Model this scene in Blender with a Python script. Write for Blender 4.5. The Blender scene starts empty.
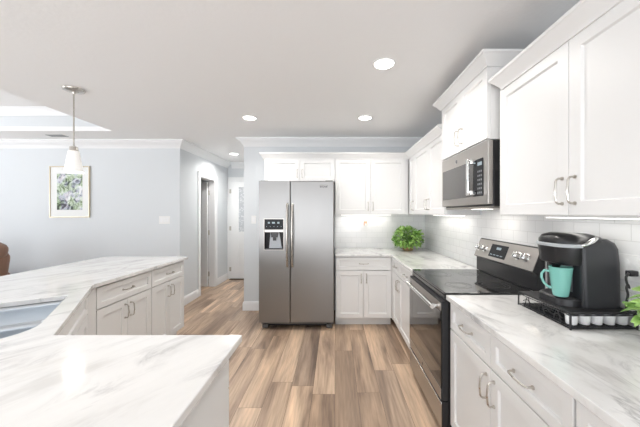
import bpy, bmesh, math, random
from mathutils import Vector, Matrix
from mathutils.geometry import tessellate_polygon
random.seed(7)
S = bpy.context.scene
COL = S.collection
PI = math.pi

# ------------------------------------------------------------------ camera, world, light, exposure
H = 1.42
F = 285.0                      # focal length in pixels of a 640 px wide frame
cd = bpy.data.cameras.new('camera'); cam = bpy.data.objects.new('camera', cd); COL.objects.link(cam)
cam.location = (0, 0, H); cam.rotation_euler = (PI/2, 0, 0)
cd.sensor_width = 36; cd.lens = F/640*36; cd.shift_x = -15/640; cd.clip_start = .02
S.camera = cam

S.view_settings.view_transform = 'Standard'; S.view_settings.look = 'None'
S.view_settings.gamma = 1; S.view_settings.use_curve_mapping = False
S.view_settings.exposure = 0.70

w = bpy.data.worlds.new('sky'); S.world = w; w.use_nodes = True
bg = w.node_tree.nodes['Background']; 
# pale blue sky above the horizon, bright lower half added to light the ceiling
_nt = w.node_tree; _tc = _nt.nodes.new('ShaderNodeTexCoord'); _sp = _nt.nodes.new('ShaderNodeSeparateXYZ'); _rp = _nt.nodes.new('ShaderNodeValToRGB')
_mr = _nt.nodes.new('ShaderNodeMapRange'); _mr.inputs['From Min'].default_value = -1; _mr.inputs['From Max'].default_value = 1
_nt.links.new(_tc.outputs['Generated'], _sp.inputs[0]); _nt.links.new(_sp.outputs[2], _mr.inputs['Value']); _nt.links.new(_mr.outputs[0], _rp.inputs[0])
_rp.color_ramp.elements[0].position = .49; _rp.color_ramp.elements[0].color = (.96, .97, 1, 1)
_rp.color_ramp.elements[1].position = .51; _rp.color_ramp.elements[1].color = (.36, .41, .46, 1)
_nt.links.new(_rp.outputs[0], bg.inputs[0]); bg.inputs[1].default_value = 1.9

def area(name, loc, rot, sx, sy, power, col=(1, 1, 1)):
    l = bpy.data.lights.new(name, 'AREA'); l.shape = 'RECTANGLE'; l.size = sx; l.size_y = sy
    l.energy = power; l.color = col
    o = bpy.data.objects.new(name, l); COL.objects.link(o); o.location = loc; o.rotation_euler = rot
    return o
# lamps standing in for daylight at unseen windows, tilted ones added to brighten the ceiling
area('daylight_rear', (-1.6, -3.40, 1.35), (PI/2, 0, 0), 5.2, 2.0, 5, (.97, .98, 1))
area('rear_ceiling_uplight', (-1.6, -3.30, .95), (PI/2+1.0, 0, 0), 5.2, 1.2, 82, (.95, .975, 1))  # added lamp, aimed up from the rear opening to lift the ceiling
area('daylight_side_uplight', (-6.75, 1.2, 1.4), (PI/2+.9, 0, -PI/2), 3.8, 1.8, 50, (.93, .965, 1))  # added at the unseen left window, tilted up towards the ceiling

# ------------------------------------------------------------------ materials
def newmat(name):
    m = bpy.data.materials.new(name); m.use_nodes = True
    nt = m.node_tree; b = nt.nodes['Principled BSDF']
    return m, nt, b
def N(nt, t, **kw):
    n = nt.nodes.new(t)
    for k, v in kw.items():
        if k in n.inputs: n.inputs[k].default_value = v
        else: setattr(n, k, v)
    return n
def mat(name, col, rough=.5, metal=0, emit=None, es=0, bump=0, bscale=60, coat=0, spec=None, trans=0, ior=None, alpha=1):
    m, nt, b = newmat(name)
    b.inputs['Base Color'].default_value = (*col, 1); b.inputs['Roughness'].default_value = rough
    b.inputs['Metallic'].default_value = metal
    if coat: b.inputs['Coat Weight'].default_value = coat
    if spec is not None: b.inputs['Specular IOR Level'].default_value = spec
    if trans: b.inputs['Transmission Weight'].default_value = trans
    if ior: b.inputs['IOR'].default_value = ior
    if emit: b.inputs['Emission Color'].default_value = (*emit, 1); b.inputs['Emission Strength'].default_value = es
    # a little procedural unevenness everywhere
    tc = N(nt, 'ShaderNodeTexCoord'); no = N(nt, 'ShaderNodeTexNoise', Scale=bscale, Detail=4.0)
    nt.links.new(tc.outputs['Object'], no.inputs['Vector'])
    if bump:
        bp = N(nt, 'ShaderNodeBump', Strength=bump, Distance=.01)
        nt.links.new(no.outputs[0], bp.inputs['Height']); nt.links.new(bp.outputs[0], b.inputs['Normal'])
    else:
        mr = N(nt, 'ShaderNodeMapRange'); mr.inputs['To Min'].default_value = max(0, rough-.03); mr.inputs['To Max'].default_value = min(1, rough+.03)
        nt.links.new(no.outputs[0], mr.inputs['Value']); nt.links.new(mr.outputs[0], b.inputs['Roughness'])
    return m
def ramp(nt, stops):
    r = nt.nodes.new('ShaderNodeValToRGB'); cr = r.color_ramp
    while len(cr.elements) < len(stops): cr.elements.new(.5)
    for e, (p, c) in zip(cr.elements, stops): e.position = p; e.color = (*c, 1)
    return r

M = {}
M['cab'] = mat('cabinet_paint', (.81, .808, .80), .38, bump=.02, bscale=200)
M['trim'] = mat('trim_paint', (.86, .87, .88), .4)
M['wall'] = mat('wall_paint', (.70, .73, .752), .6, bump=.05, bscale=180)
M['nickel'] = mat('brushed_nickel', (.56, .53, .49), .28, 1)
M['chrome'] = mat('chrome', (.8, .8, .8), .1, 1)
M['black'] = mat('black_plastic', (.018, .018, .02), .3)
M['blackm'] = mat('matte_black', (.02, .02, .022), .55)
M['glass_black'] = mat('black_ceramic_glass', (.012, .012, .013), .07, coat=.5)
M['oven_glass'] = mat('oven_glass', (.02, .018, .017), .06, coat=.6)
M['grey_plastic'] = mat('charcoal_plastic', (.028, .029, .033), .38)
M['white_plastic'] = mat('white_plastic', (.85, .85, .84), .35)
M['pod_white'] = mat('pod_white', (.9, .9, .9), .4)
M['lamp'] = mat('lamp_glow', (1, 1, 1), .5, emit=(1, .97, .93), es=6)
M['led'] = mat('led_strip', (1, 1, 1), .5, emit=(1, .97, .92), es=2.5)
M['frosted'] = mat('frosted_glass_shade', (.95, .95, .93), .45, emit=(1, .96, .9), es=.10)
M['teal'] = mat('teal_glaze', (.20, .50, .44), .22, coat=.4)
M['leather'] = mat('brown_leather', (.25, .135, .085), .42, bump=.25, bscale=40)
M['gold'] = mat('pale_gold_frame', (.60, .53, .40), .35, .6)
M['mat_board'] = mat('mat_board', (.86, .87, .86), .8)
M['dark'] = mat('dark_void', (.03, .03, .035), .8)
M['pod_foil'] = mat('pod_foil', (.75, .75, .76), .3, .6)
M['basket'] = mat('wicker', (.45, .28, .15), .7, bump=.6, bscale=70)
M['pot'] = mat('white_ceramic', (.82, .82, .8), .25)
M['copper'] = mat('copper_tone', (.72, .40, .24), .35, .2)
M['soil'] = mat('soil', (.05, .035, .025), .95, bump=.6, bscale=90)
M['display'] = mat('display_glass', (.012, .013, .016), .3, spec=.2)
M['icon'] = mat('display_icon', (.25, .3, .33), .4, emit=(.5, .7, .8), es=.12)
M['badge'] = mat('badge_plate', (.10, .10, .11), .3, .5)
M['grey_rubber'] = mat('grey_rubber', (.12, .12, .12), .7)
M['stem'] = mat('stem_green', (.12, .22, .06), .6)
M['side_metal'] = mat('painted_side', (.16, .165, .17), .45)
M['burner'] = mat('burner_print', (.10, .10, .10), .3)

def ceiling_mat():
    m, nt, b = newmat('knockdown_ceiling')
    b.inputs['Base Color'].default_value = (.90, .90, .90, 1); b.inputs['Roughness'].default_value = .8
    tc = N(nt, 'ShaderNodeTexCoord'); n1 = N(nt, 'ShaderNodeTexNoise', Scale=38.0, Detail=5.0)
    nt.links.new(tc.outputs['Object'], n1.inputs['Vector'])
    bp = N(nt, 'ShaderNodeBump', Strength=.09, Distance=.012)
    nt.links.new(n1.outputs[0], bp.inputs['Height']); nt.links.new(bp.outputs[0], b.inputs['Normal'])
    return m
M['ceil'] = ceiling_mat()

def marble(name, rot, strength=1.0, seed=0.0, sx=.8, sy=2.7):
    m, nt, b = newmat(name); L = nt.links.new
    tc = N(nt, 'ShaderNodeTexCoord')
    mp = N(nt, 'ShaderNodeMapping', vector_type='TEXTURE'); mp.inputs['Rotation'].default_value = (0, 0, rot); mp.inputs['Scale'].default_value = (1/sx, 1/sy, 1)
    mp.inputs['Location'].default_value = (seed, seed*.7, 0)
    L(tc.outputs['Object'], mp.inputs['Vector'])
    n1 = N(nt, 'ShaderNodeTexNoise', Scale=1.6, Detail=9.0, Roughness=.62, Distortion=.9); L(mp.outputs[0], n1.inputs['Vector'])
    sub = N(nt, 'ShaderNodeMath', operation='SUBTRACT'); sub.inputs[1].default_value = .5; L(n1.outputs[0], sub.inputs[0])
    ab = N(nt, 'ShaderNodeMath', operation='ABSOLUTE'); L(sub.outputs[0], ab.inputs[0])
    vein = ramp(nt, [(0, (1, 1, 1)), (.012, (.55, .55, .55)), (.05, (0, 0, 0))]); L(ab.outputs[0], vein.inputs[0])
    n2 = N(nt, 'ShaderNodeTexNoise', Scale=2.3, Detail=3.0); L(mp.outputs[0], n2.inputs['Vector'])
    mask = ramp(nt, [(.42, (0, 0, 0)), (.66, (1, 1, 1))]); L(n2.outputs[0], mask.inputs[0])
    mul = N(nt, 'ShaderNodeMath', operation='MULTIPLY'); L(vein.outputs[0], mul.inputs[0]); L(mask.outputs[0], mul.inputs[1])
    ms = N(nt, 'ShaderNodeMath', operation='MULTIPLY'); ms.inputs[1].default_value = .62*strength; L(mul.outputs[0], ms.inputs[0])
    n3 = N(nt, 'ShaderNodeTexNoise', Scale=3.0, Detail=6.0, Roughness=.6); L(mp.outputs[0], n3.inputs['Vector'])
    base = ramp(nt, [(.33, (.66, .65, .635)), (.46, (.785, .78, .77)), (.60, (.82, .815, .805))]); L(n3.outputs[0], base.inputs[0])
    mx = N(nt, 'ShaderNodeMix', data_type='RGBA'); mx.inputs['B'].default_value = (.36, .355, .36, 1)
    mx.inputs[7].default_value = (.38, .375, .38, 1)
    L(ms.outputs[0], mx.inputs[0]); L(base.outputs[0], mx.inputs[6]); L(mx.outputs[2], b.inputs['Base Color'])
    b.inputs['Roughness'].default_value = .12; b.inputs['Coat Weight'].default_value = .15
    return m
M['marble'] = marble('marble_counter', math.radians(62), 1.0, 0.0)
M['marble_b'] = marble('marble_counter_range_side', math.radians(100), 1.45, 3.3, 1.5, 2.6)

def tile_mat():
    m, nt, b = newmat('subway_tile'); L = nt.links.new
    tc = N(nt, 'ShaderNodeTexCoord'); sp = N(nt, 'ShaderNodeSeparateXYZ'); L(tc.outputs['Object'], sp.inputs[0])
    ad = N(nt, 'ShaderNodeMath', operation='ADD'); L(sp.outputs[0], ad.inputs[0]); L(sp.outputs[1], ad.inputs[1])
    cb = N(nt, 'ShaderNodeCombineXYZ'); L(ad.outputs[0], cb.inputs[0])
    sz = N(nt, 'ShaderNodeMath', operation='SUBTRACT'); sz.inputs[1].default_value = .914; L(sp.outputs[2], sz.inputs[0]); L(sz.outputs[0], cb.inputs[1])
    br = N(nt, 'ShaderNodeTexBrick', Scale=1.0); L(cb.outputs[0], br.inputs['Vector'])
    for k, v in (('Color1', (.84, .84, .835, 1)), ('Color2', (.79, .795, .795, 1)), ('Mortar', (.66, .66, .65, 1)), ('Mortar Size', .0016), ('Mortar Smooth', .3),
                 ('Brick Width', .152), ('Row Height', .0765)): br.inputs[k].default_value = v
    L(br.outputs['Color'], b.inputs['Base Color']); b.inputs['Roughness'].default_value = .14
    inv = N(nt, 'ShaderNodeMath', operation='SUBTRACT'); inv.inputs[0].default_value = 1; L(br.outputs['Fac'], inv.inputs[1])
    bp = N(nt, 'ShaderNodeBump', Strength=.5, Distance=.002); L(inv.outputs[0], bp.inputs['Height']); L(bp.outputs[0], b.inputs['Normal'])
    return m
M['tile'] = tile_mat()

def floor_mat():
    m, nt, b = newmat('wood_look_planks'); L = nt.links.new
    tc = N(nt, 'ShaderNodeTexCoord'); sp = N(nt, 'ShaderNodeSeparateXYZ'); L(tc.outputs['Object'], sp.inputs[0])
    dv = N(nt, 'ShaderNodeMath', operation='DIVIDE'); dv.inputs[1].default_value = .178; L(sp.outputs[0], dv.inputs[0])
    fl = N(nt, 'ShaderNodeMath', operation='FLOOR'); L(dv.outputs[0], fl.inputs[0])
    wn = N(nt, 'ShaderNodeTexWhiteNoise', noise_dimensions='1D'); L(fl.outputs[0], wn.inputs['W'])
    ma = N(nt, 'ShaderNodeMath', operation='MULTIPLY_ADD'); ma.inputs[1].default_value = 1.22; L(wn.outputs['Value'], ma.inputs[0]); L(sp.outputs[1], ma.inputs[2])
    cb = N(nt, 'ShaderNodeCombineXYZ'); L(ma.outputs[0], cb.inputs[0]); L(sp.outputs[0], cb.inputs[1])
    br = N(nt, 'ShaderNodeTexBrick', Scale=1.0, offset=0.0); L(cb.outputs[0], br.inputs['Vector'])
    for k, v in (('Color1', (0, 0, 0, 1)), ('Color2', (1, 1, 1, 1)), ('Mortar', (.5, .5, .5, 1)), ('Mortar Size', .0013), ('Mortar Smooth', .2),
                 ('Brick Width', 1.22), ('Row Height', .178)): br.inputs[k].default_value = v
    # grain, stretched along the plank and shifted for each plank
    off = N(nt, 'ShaderNodeMath', operation='MULTIPLY'); off.inputs[1].default_value = 37.0; L(br.outputs['Color'], off.inputs[0])
    cy = N(nt, 'ShaderNodeMath', operation='ADD'); L(sp.outputs[0], cy.inputs[0]); L(off.outputs[0], cy.inputs[1])
    cg = N(nt, 'ShaderNodeCombineXYZ'); L(cy.outputs[0], cg.inputs[0]); L(sp.outputs[1], cg.inputs[1])
    mp = N(nt, 'ShaderNodeMapping'); mp.inputs['Scale'].default_value = (7, .8, 1); L(cg.outputs[0], mp.inputs['Vector'])
    g1 = N(nt, 'ShaderNodeTexNoise', Scale=1.0, Detail=4.0, Roughness=.55, Distortion=.5); L(mp.outputs[0], g1.inputs['Vector'])
    mp2 = N(nt, 'ShaderNodeMapping'); mp2.inputs['Scale'].default_value = (60, 3.0, 1); L(cg.outputs[0], mp2.inputs['Vector'])
    g2 = N(nt, 'ShaderNodeTexNoise', Scale=1.0, Detail=5.0, Roughness=.6); L(mp2.outputs[0], g2.inputs['Vector'])
    plank = ramp(nt, [(0, (.28, .20, .145)), (.3, (.46, .335, .24)), (.65, (.62, .465, .34)), (1, (.37, .28, .215))]); L(br.outputs['Color'], plank.inputs[0])
    grain = ramp(nt, [(.30, (.36, .34, .34)), (.43, (.72, .69, .68)), (.54, (1.0, .99, .97)), (.72, (1.42, 1.38, 1.32))]); L(g1.outputs[0], grain.inputs[0])
    fine = ramp(nt, [(.3, (.80, .78, .76)), (.6, (1.1, 1.1, 1.1))]); L(g2.outputs[0], fine.inputs[0])
    m1 = N(nt, 'ShaderNodeMix', data_type='RGBA', blend_type='MULTIPLY'); m1.inputs[0].default_value = 1
    L(plank.outputs[0], m1.inputs[6]); L(grain.outputs[0], m1.inputs[7])
    m2 = N(nt, 'ShaderNodeMix', data_type='RGBA', blend_type='MULTIPLY'); m2.inputs[0].default_value = 1
    L(m1.outputs[2], m2.inputs[6]); L(fine.outputs[0], m2.inputs[7])
    m3 = N(nt, 'ShaderNodeMix', data_type='RGBA'); L(br.outputs['Fac'], m3.inputs[0]); L(m2.outputs[2], m3.inputs[6]); m3.inputs[7].default_value = (.12, .08, .055, 1)
    L(m3.outputs[2], b.inputs['Base Color']); b.inputs['Roughness'].default_value = .38
    bp = N(nt, 'ShaderNodeBump', Strength=.12, Distance=.004); L(g2.outputs[0], bp.inputs['Height']); L(bp.outputs[0], b.inputs['Normal'])
    return m
M['floor'] = floor_mat()

def steel(name, col, stretch):
    m, nt, b = newmat(name); L = nt.links.new
    tc = N(nt, 'ShaderNodeTexCoord'); mp = N(nt, 'ShaderNodeMapping'); mp.inputs['Scale'].default_value = stretch; L(tc.outputs['Object'], mp.inputs['Vector'])
    n = N(nt, 'ShaderNodeTexNoise', Scale=1.0, Detail=3.0); L(mp.outputs[0], n.inputs['Vector'])
    mr = N(nt, 'ShaderNodeMapRange'); mr.inputs['To Min'].default_value = .30; mr.inputs['To Max'].default_value = .42
    L(n.outputs[0], mr.inputs['Value']); L(mr.outputs[0], b.inputs['Roughness'])
    b.inputs['Base Color'].default_value = (*col, 1); b.inputs['Metallic'].default_value = 1
    return m
M['steel'] = steel('stainless_steel', (.30, .295, .29), (4, 4, 500))
M['steel_h'] = steel('stainless_steel_brushed_across', (.50, .475, .45), (300, 4, 4))
M['sink'] = steel('sink_steel', (.50, .54, .58), (120, 4, 4))

def leafmat(name, c1, c2):
    m, nt, b = newmat(name); L = nt.links.new
    tc = N(nt, 'ShaderNodeTexCoord'); n = N(nt, 'ShaderNodeTexNoise', Scale=14.0, Detail=3.0); L(tc.outputs['Object'], n.inputs['Vector'])
    r = ramp(nt, [(.35, c1), (.65, c2)]); L(n.outputs[0], r.inputs[0]); L(r.outputs[0], b.inputs['Base Color'])
    b.inputs['Roughness'].default_value = .42; b.inputs['Subsurface Weight'].default_value = .15
    b.inputs['Subsurface Radius'].default_value = (.01, .01, .005)
    return m
M['leaf'] = leafmat('plant_leaf', (.10, .28, .03), (.48, .70, .22))
M['leaf2'] = leafmat('pale_plant_leaf', (.16, .36, .06), (.52, .72, .26))

def art_mat():
    m, nt, b = newmat('watercolour_print'); L = nt.links.new
    tc = N(nt, 'ShaderNodeTexCoord')
    n1 = N(nt, 'ShaderNodeTexNoise', Scale=9.0, Detail=8.0, Roughness=.7, Distortion=1.2); L(tc.outputs['Object'], n1.inputs['Vector'])
    n2 = N(nt, 'ShaderNodeTexNoise', Scale=7.0, Detail=3.0); L(tc.outputs['Object'], n2.inputs['Vector'])
    c = ramp(nt, [(.35, (.20, .34, .10)), (.48, (.42, .55, .36)), (.56, (.40, .44, .56)), (.7, (.62, .50, .50))]); L(n2.outputs[0], c.inputs[0])
    k = ramp(nt, [(.42, (0, 0, 0)), (.52, (.3, .3, .3)), (.62, (1, 1, 1))]); L(n1.outputs[0], k.inputs[0])
    mx = N(nt, 'ShaderNodeMix', data_type='RGBA'); L(k.outputs[0], mx.inputs[0]); L(c.outputs[0], mx.inputs[6]); mx.inputs[7].default_value = (.86, .87, .87, 1)
    k2 = ramp(nt, [(.38, (.03, .03, .05)), (.50, (1, 1, 1))]); L(n1.outputs[0], k2.inputs[0])
    m2 = N(nt, 'ShaderNodeMix', data_type='RGBA', blend_type='MULTIPLY'); m2.inputs[0].default_value = .9; L(mx.outputs[2], m2.inputs[6]); L(k2.outputs[0], m2.inputs[7])
    L(m2.outputs[2], b.inputs['Base Color']); b.inputs['Roughness'].default_value = .6
    return m
M['art'] = art_mat()
def lace_mat():
    m, nt, b = newmat('lace_curtain'); L = nt.links.new
    tc = N(nt, 'ShaderNodeTexCoord'); v = N(nt, 'ShaderNodeTexVoronoi', Scale=28.0); L(tc.outputs['Object'], v.inputs['Vector'])
    r = ramp(nt, [(.15, (.80, .82, .84)), (.5, (.52, .55, .58))]); L(v.outputs['Distance'], r.inputs[0]); L(r.outputs[0], b.inputs['Base Color'])
    b.inputs['Roughness'].default_value = .7
    return m
M['lace'] = lace_mat()

# ------------------------------------------------------------------ mesh helpers
def link(name, bm, m, parent=None, loc=None, rot=None, smooth=False, bevel=0):
    bmesh.ops.recalc_face_normals(bm, faces=bm.faces[:])
    me = bpy.data.meshes.new(name); bm.to_mesh(me); bm.free()
    for mm in (m if isinstance(m, (list, tuple)) else [m]): me.materials.append(mm)
    if smooth:
        for p in me.polygons: p.use_smooth = True
        if smooth != 'all':
            try: me.set_sharp_from_angle(angle=math.radians(40))
            except Exception: pass
    o = bpy.data.objects.new(name, me); COL.objects.link(o)
    if parent: o.parent = parent
    if loc: o.location = loc
    if rot: o.rotation_euler = rot
    if bevel:
        md = o.modifiers.new('bevel', 'BEVEL'); md.width = bevel; md.segments = 2; md.limit_method = 'ANGLE'; md.angle_limit = math.radians(40)
    return o
def tag(o, label=None, cat=None, group=None, kind=None):
    if label: o['label'] = label
    if cat: o['category'] = cat
    if group: o['group'] = group
    if kind: o['kind'] = kind
    return o
def thing(name, label, cat, loc=(0, 0, 0), rz=0, group=None):
    o = bpy.data.objects.new(name, None); o.empty_display_size = .1; COL.objects.link(o)
    o.location = loc; o.rotation_euler = (0, 0, rz)
    return tag(o, label, cat, group)
def box(bm, x0, x1, y0, y1, z0, z1, mi=0):
    v = [bm.verts.new(p) for p in ((x0, y0, z0), (x1, y0, z0), (x1, y1, z0), (x0, y1, z0), (x0, y0, z1), (x1, y0, z1), (x1, y1, z1), (x0, y1, z1))]
    fs = [bm.faces.new([v[i] for i in q]) for q in ((3, 2, 1, 0), (4, 5, 6, 7), (0, 1, 5, 4), (1, 2, 6, 5), (2, 3, 7, 6), (3, 0, 4, 7))]
    for f in fs: f.material_index = mi
    return v
def rbox(bm, x0, x1, y0, y1, z0, z1, r=.01, seg=3):
    v = box(bm, x0, x1, y0, y1, z0, z1)
    es = list({e for a in v for e in a.link_edges})
    bmesh.ops.bevel(bm, geom=es, offset=r, segments=seg, affect='EDGES', profile=.5)
def tube(bm, pts, r, seg=10, caps=True):
    pts = [Vector(p) for p in pts]; rings = []
    up = None
    for i, p in enumerate(pts):
        if i == 0: d = pts[1]-pts[0]
        elif i == len(pts)-1: d = pts[-1]-pts[-2]
        else: d = (pts[i+1]-p).normalized()+(p-pts[i-1]).normalized()
        d.normalize()
        if up is None:
            up = Vector((0, 0, 1)) if abs(d.z) < .9 else Vector((1, 0, 0))
        a = d.cross(up).normalized(); b = a.cross(d).normalized(); up = b
        rr = r[i] if isinstance(r, (list, tuple)) else r
        rings.append([bm.verts.new(p+a*math.cos(2*PI*k/seg)*rr+b*math.sin(2*PI*k/seg)*rr) for k in range(seg)])
    for A, B in zip(rings, rings[1:]):
        for k in range(seg): bm.faces.new((A[k], A[(k+1) % seg], B[(k+1) % seg], B[k]))
    if caps: bm.faces.new(rings[0][::-1]); bm.faces.new(rings[-1])
def lathe(bm, prof, seg=32, c=(0, 0, 0), axis='z', cap=True):
    rings = []
    def P(r, h, a):
        x, y = r*math.cos(a), r*math.sin(a)
        if axis == 'z': q = (x, y, h)
        elif axis == 'y': q = (x, h, y)
        else: q = (h, x, y)
        return Vector(q)+Vector(c)
    for r, h in prof: rings.append([bm.verts.new(P(max(r, 1e-4), h, 2*PI*k/seg)) for k in range(seg)])
    for A, B in zip(rings, rings[1:]):
        for k in range(seg): bm.faces.new((A[k], A[(k+1) % seg], B[(k+1) % seg], B[k]))
    if cap: bm.faces.new(rings[0][::-1]); bm.faces.new(rings[-1])
def prism(bm, outline, y0, y1, axis='y', mi=0):
    """outline of (a,b): for axis y -> (x,z); axis x -> (y,z); axis z -> (x,y)"""
    def P(a, b, t): return {'y': (a, t, b), 'x': (t, a, b), 'z': (a, b, t)}[axis]
    A = [bm.verts.new(P(a, b, y0)) for a, b in outline]; B = [bm.verts.new(P(a, b, y1)) for a, b in outline]
    n = len(outline)
    fs = [bm.faces.new(A[::-1]), bm.faces.new(B)]
    for i in range(n): fs.append(bm.faces.new((A[i], A[(i+1) % n], B[(i+1) % n], B[i])))
    for f in fs: f.material_index = mi
def slab(outer, holes, z0, z1):
    bm = bmesh.new()
    loops = [outer]+holes; flat = [p for l in loops for p in l]
    T = [bm.verts.new((p[0], p[1], z1)) for p in flat]; B = [bm.verts.new((p[0], p[1], z0)) for p in flat]
    for tri in tessellate_polygon([[Vector((p[0], p[1], 0)) for p in l] for l in loops]):
        bm.faces.new([T[i] for i in tri]); bm.faces.new([B[i] for i in tri[::-1]])
    k = 0
    for l in loops:
        n = len(l)
        for i in range(n):
            a, b = k+i, k+(i+1) % n
            bm.faces.new((T[a], T[b], B[b], B[a]))
        k += n
    return bm
def sweep(path, prof, side=1):
    """mitred moulding along a horizontal path [(x,y)]; prof [(out, z)] closed; out is to the right of travel * side"""
    bm = bmesh.new(); P = [Vector((x, y)) for x, y in path]; rings = []
    def nrm(a, b): d = (b-a).normalized(); return Vector((d.y, -d.x))*side
    for i, p in enumerate(P):
        if i == 0: off = nrm(P[0], P[1])
        elif i == len(P)-1: off = nrm(P[-2], P[-1])
        else:
            n1, n2 = nrm(P[i-1], p), nrm(p, P[i+1]); b = (n1+n2).normalized(); off = b/ max(.2, b.dot(n1))
        rings.append([bm.verts.new((p.x+off.x*o, p.y+off.y*o, z)) for o, z in prof])
    n = len(prof)
    for A, B in zip(rings, rings[1:]):
        for k in range(n): bm.faces.new((A[k], A[(k+1) % n], B[(k+1) % n], B[k]))
    bm.faces.new(rings[0][::-1]); bm.faces.new(rings[-1])
    return bm
def struct(name, bm, m, **kw):
    o = link(name, bm, m, **kw); o['kind'] = 'structure'; return o
def sbox(name, m, *a, bevel=0):
    bm = bmesh.new(); box(bm, *a); return struct(name, bm, m, bevel=bevel)

# ------------------------------------------------------------------ room
CZ = 2.52                     # ceiling
WX = 1.325                    # right wall
BY = 4.18                     # kitchen back wall
LY = 4.29                     # living room far wall
HX = -2.335                   # hall left wall face
KX = -1.335                   # end of the kitchen back wall
DY = 6.2                      # hall end wall
LX, RY = -6.6, -3.2
sbox('floor', M['floor'], LX-.15, WX+.15, RY-.15, DY+.15, -.1, 0)
# ceiling with a recessed tray over the living area
TX, TY, TX0, TY0, TZ = -2.97, 3.80, -6.0, -.6, 2.82
bm = slab([(LX-.15, RY-.15), (WX+.15, RY-.15), (WX+.15, DY+.15), (LX-.15, DY+.15)], [[(TX0, TY0), (TX, TY0), (TX, TY), (TX0, TY)]], CZ, CZ+.06)
box(bm, TX0-.05, TX+.05, TY0-.05, TY0, CZ+.06, TZ, 1); box(bm, TX0-.05, TX+.05, TY, TY+.05, CZ+.06, TZ, 1)
box(bm, TX0-.05, TX0, TY0, TY, CZ+.06, TZ, 1); box(bm, TX, TX+.05, TY0, TY, CZ+.06, TZ, 1)
box(bm, TX0-.1, TX+.1, TY0-.1, TY+.1, TZ, TZ+.08)
struct('ceiling', bm, [M['ceil'], M['wall']])
CR = [(0, 0), (.012, 0), (.018, .012), (.03, .028), (.052, .05), (.07, .062), (.075, .075), (.09, .078), (.09, .095), (0, .095)]
def crown(z): return [(o, z+h) for o, h in CR]
struct('trim_1', sweep([(TX0, TY0), (TX0, TY), (TX, TY), (TX, TY0)], [(o*.85, TZ-.095+h) for o, h in CR]), M['trim'], smooth=True)

# walls
sbox('wall_right', M['wall'], WX, WX+.15, RY, BY, 0, CZ)
sbox('wall_back', M['wall'], KX, WX+.15, BY, DY, 0, CZ)
sbox('wall_living', M['wall'], LX, HX, LY, LY+.12, 0, CZ)
# hall left wall with the doorway
D0, D1, DZ = 4.93, 5.54, 2.06
bm = bmesh.new(); box(bm, HX-.12, HX, LY+.12, D0, 0, CZ); box(bm, HX-.12, HX, D1, DY, 0, CZ); box(bm, HX-.12, HX, D0, D1, DZ, CZ)
struct('wall_hall', bm, M['wall'])
sbox('wall_hall_end', M['wall'], LX, KX, DY, DY+.12, 0, CZ)
sbox('wall_side_room', M['wall'], -3.9, -3.8, LY+.12, DY, 0, CZ)
# left wall with a window, rear wall with wide glazing
bm = bmesh.new(); box(bm, LX-.12, LX, RY, -.8, 0, CZ); box(bm, LX-.12, LX, 3.2, LY, 0, CZ); box(bm, LX-.12, LX, -.8, 3.2, 0, .45); box(bm, LX-.12, LX, -.8, 3.2, 2.25, CZ)
struct('wall_left', bm, M['wall'])
bm = bmesh.new(); box(bm, LX-.12, -4.3, RY-.12, RY, 0, CZ); box(bm, 1.05, WX+.15, RY-.12, RY, 0, CZ); box(bm, -4.3, 1.05, RY-.12, RY, 2.3, CZ); box(bm, -4.3, 1.05, RY-.12, RY, 0, .3)
struct('wall_rear', bm, M['wall'])
bm = bmesh.new()
for k in range(4):
    y = -.8+4.0*k/3; box(bm, LX-.1, LX-.04, y-.03, y+.03, .45, 2.25)
box(bm, LX-.1, LX-.04, -.8, 3.2, .45, .52); box(bm, LX-.1, LX-.04, -.8, 3.2, 2.18, 2.25)
struct('window_1', bm, M['trim'])
bm = bmesh.new()
for k in range(5):
    x = -4.3+5.35*k/4; box(bm, x-.035, x+.035, RY-.1, RY-.03, .3, 2.3)
box(bm, -4.3, 1.05, RY-.1, RY-.03, .3, .38); box(bm, -4.3, 1.05, RY-.1, RY-.03, 2.22, 2.3)
struct('window_2', bm, M['trim'])

# crown mouldings against the ceiling
C0 = CZ-.1
cp = [(0, C0-.02)]+[(o, C0+h) for o, h in CR[1:]]; cp[-1] = (0, C0+.0999); cp[-2] = (.09, C0+.0999)
struct('trim_2', sweep([(KX, DY), (KX, BY), (WX, BY)], cp, side=1), M['trim'], smooth=True)
struct('trim_3', sweep([(LX, LY), (HX, LY), (HX, DY)], cp, side=1), M['trim'], smooth=True)
struct('trim_4', sweep([(HX+.09, DY), (KX-.09, DY)], cp, side=1), M['trim'], smooth=True)
BP = [(0, 0), (.016, 0), (.016, .10), (.012, .118), (.005, .13), (0, .135)]
struct('baseboard_back', sweep([(KX, DY), (KX, BY), (-1.0, BY)], BP), M['trim'], smooth=True)
struct('baseboard_left', sweep([(LX, LY), (HX, LY), (HX, D0-.085)], BP), M['trim'], smooth=True)
struct('baseboard_hall', sweep([(HX, D1+.085), (HX, DY)], BP), M['trim'], smooth=True)
# doorway casing and jamb in the hall
bm = bmesh.new()
box(bm, HX, HX+.018, D0-.085, D0, 0, DZ+.085); box(bm, HX, HX+.018, D1, D1+.085, 0, DZ+.085); box(bm, HX, HX+.018, D0, D1, DZ, DZ+.085)
box(bm, HX-.12, HX+.006, D0, D0+.014, 0, DZ); box(bm, HX-.12, HX+.006, D1-.014, D1, 0, DZ); box(bm, HX-.12, HX+.006, D0+.014, D1-.014, DZ-.014, DZ)
struct('trim_5', bm, M['trim'], bevel=.003)

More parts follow.
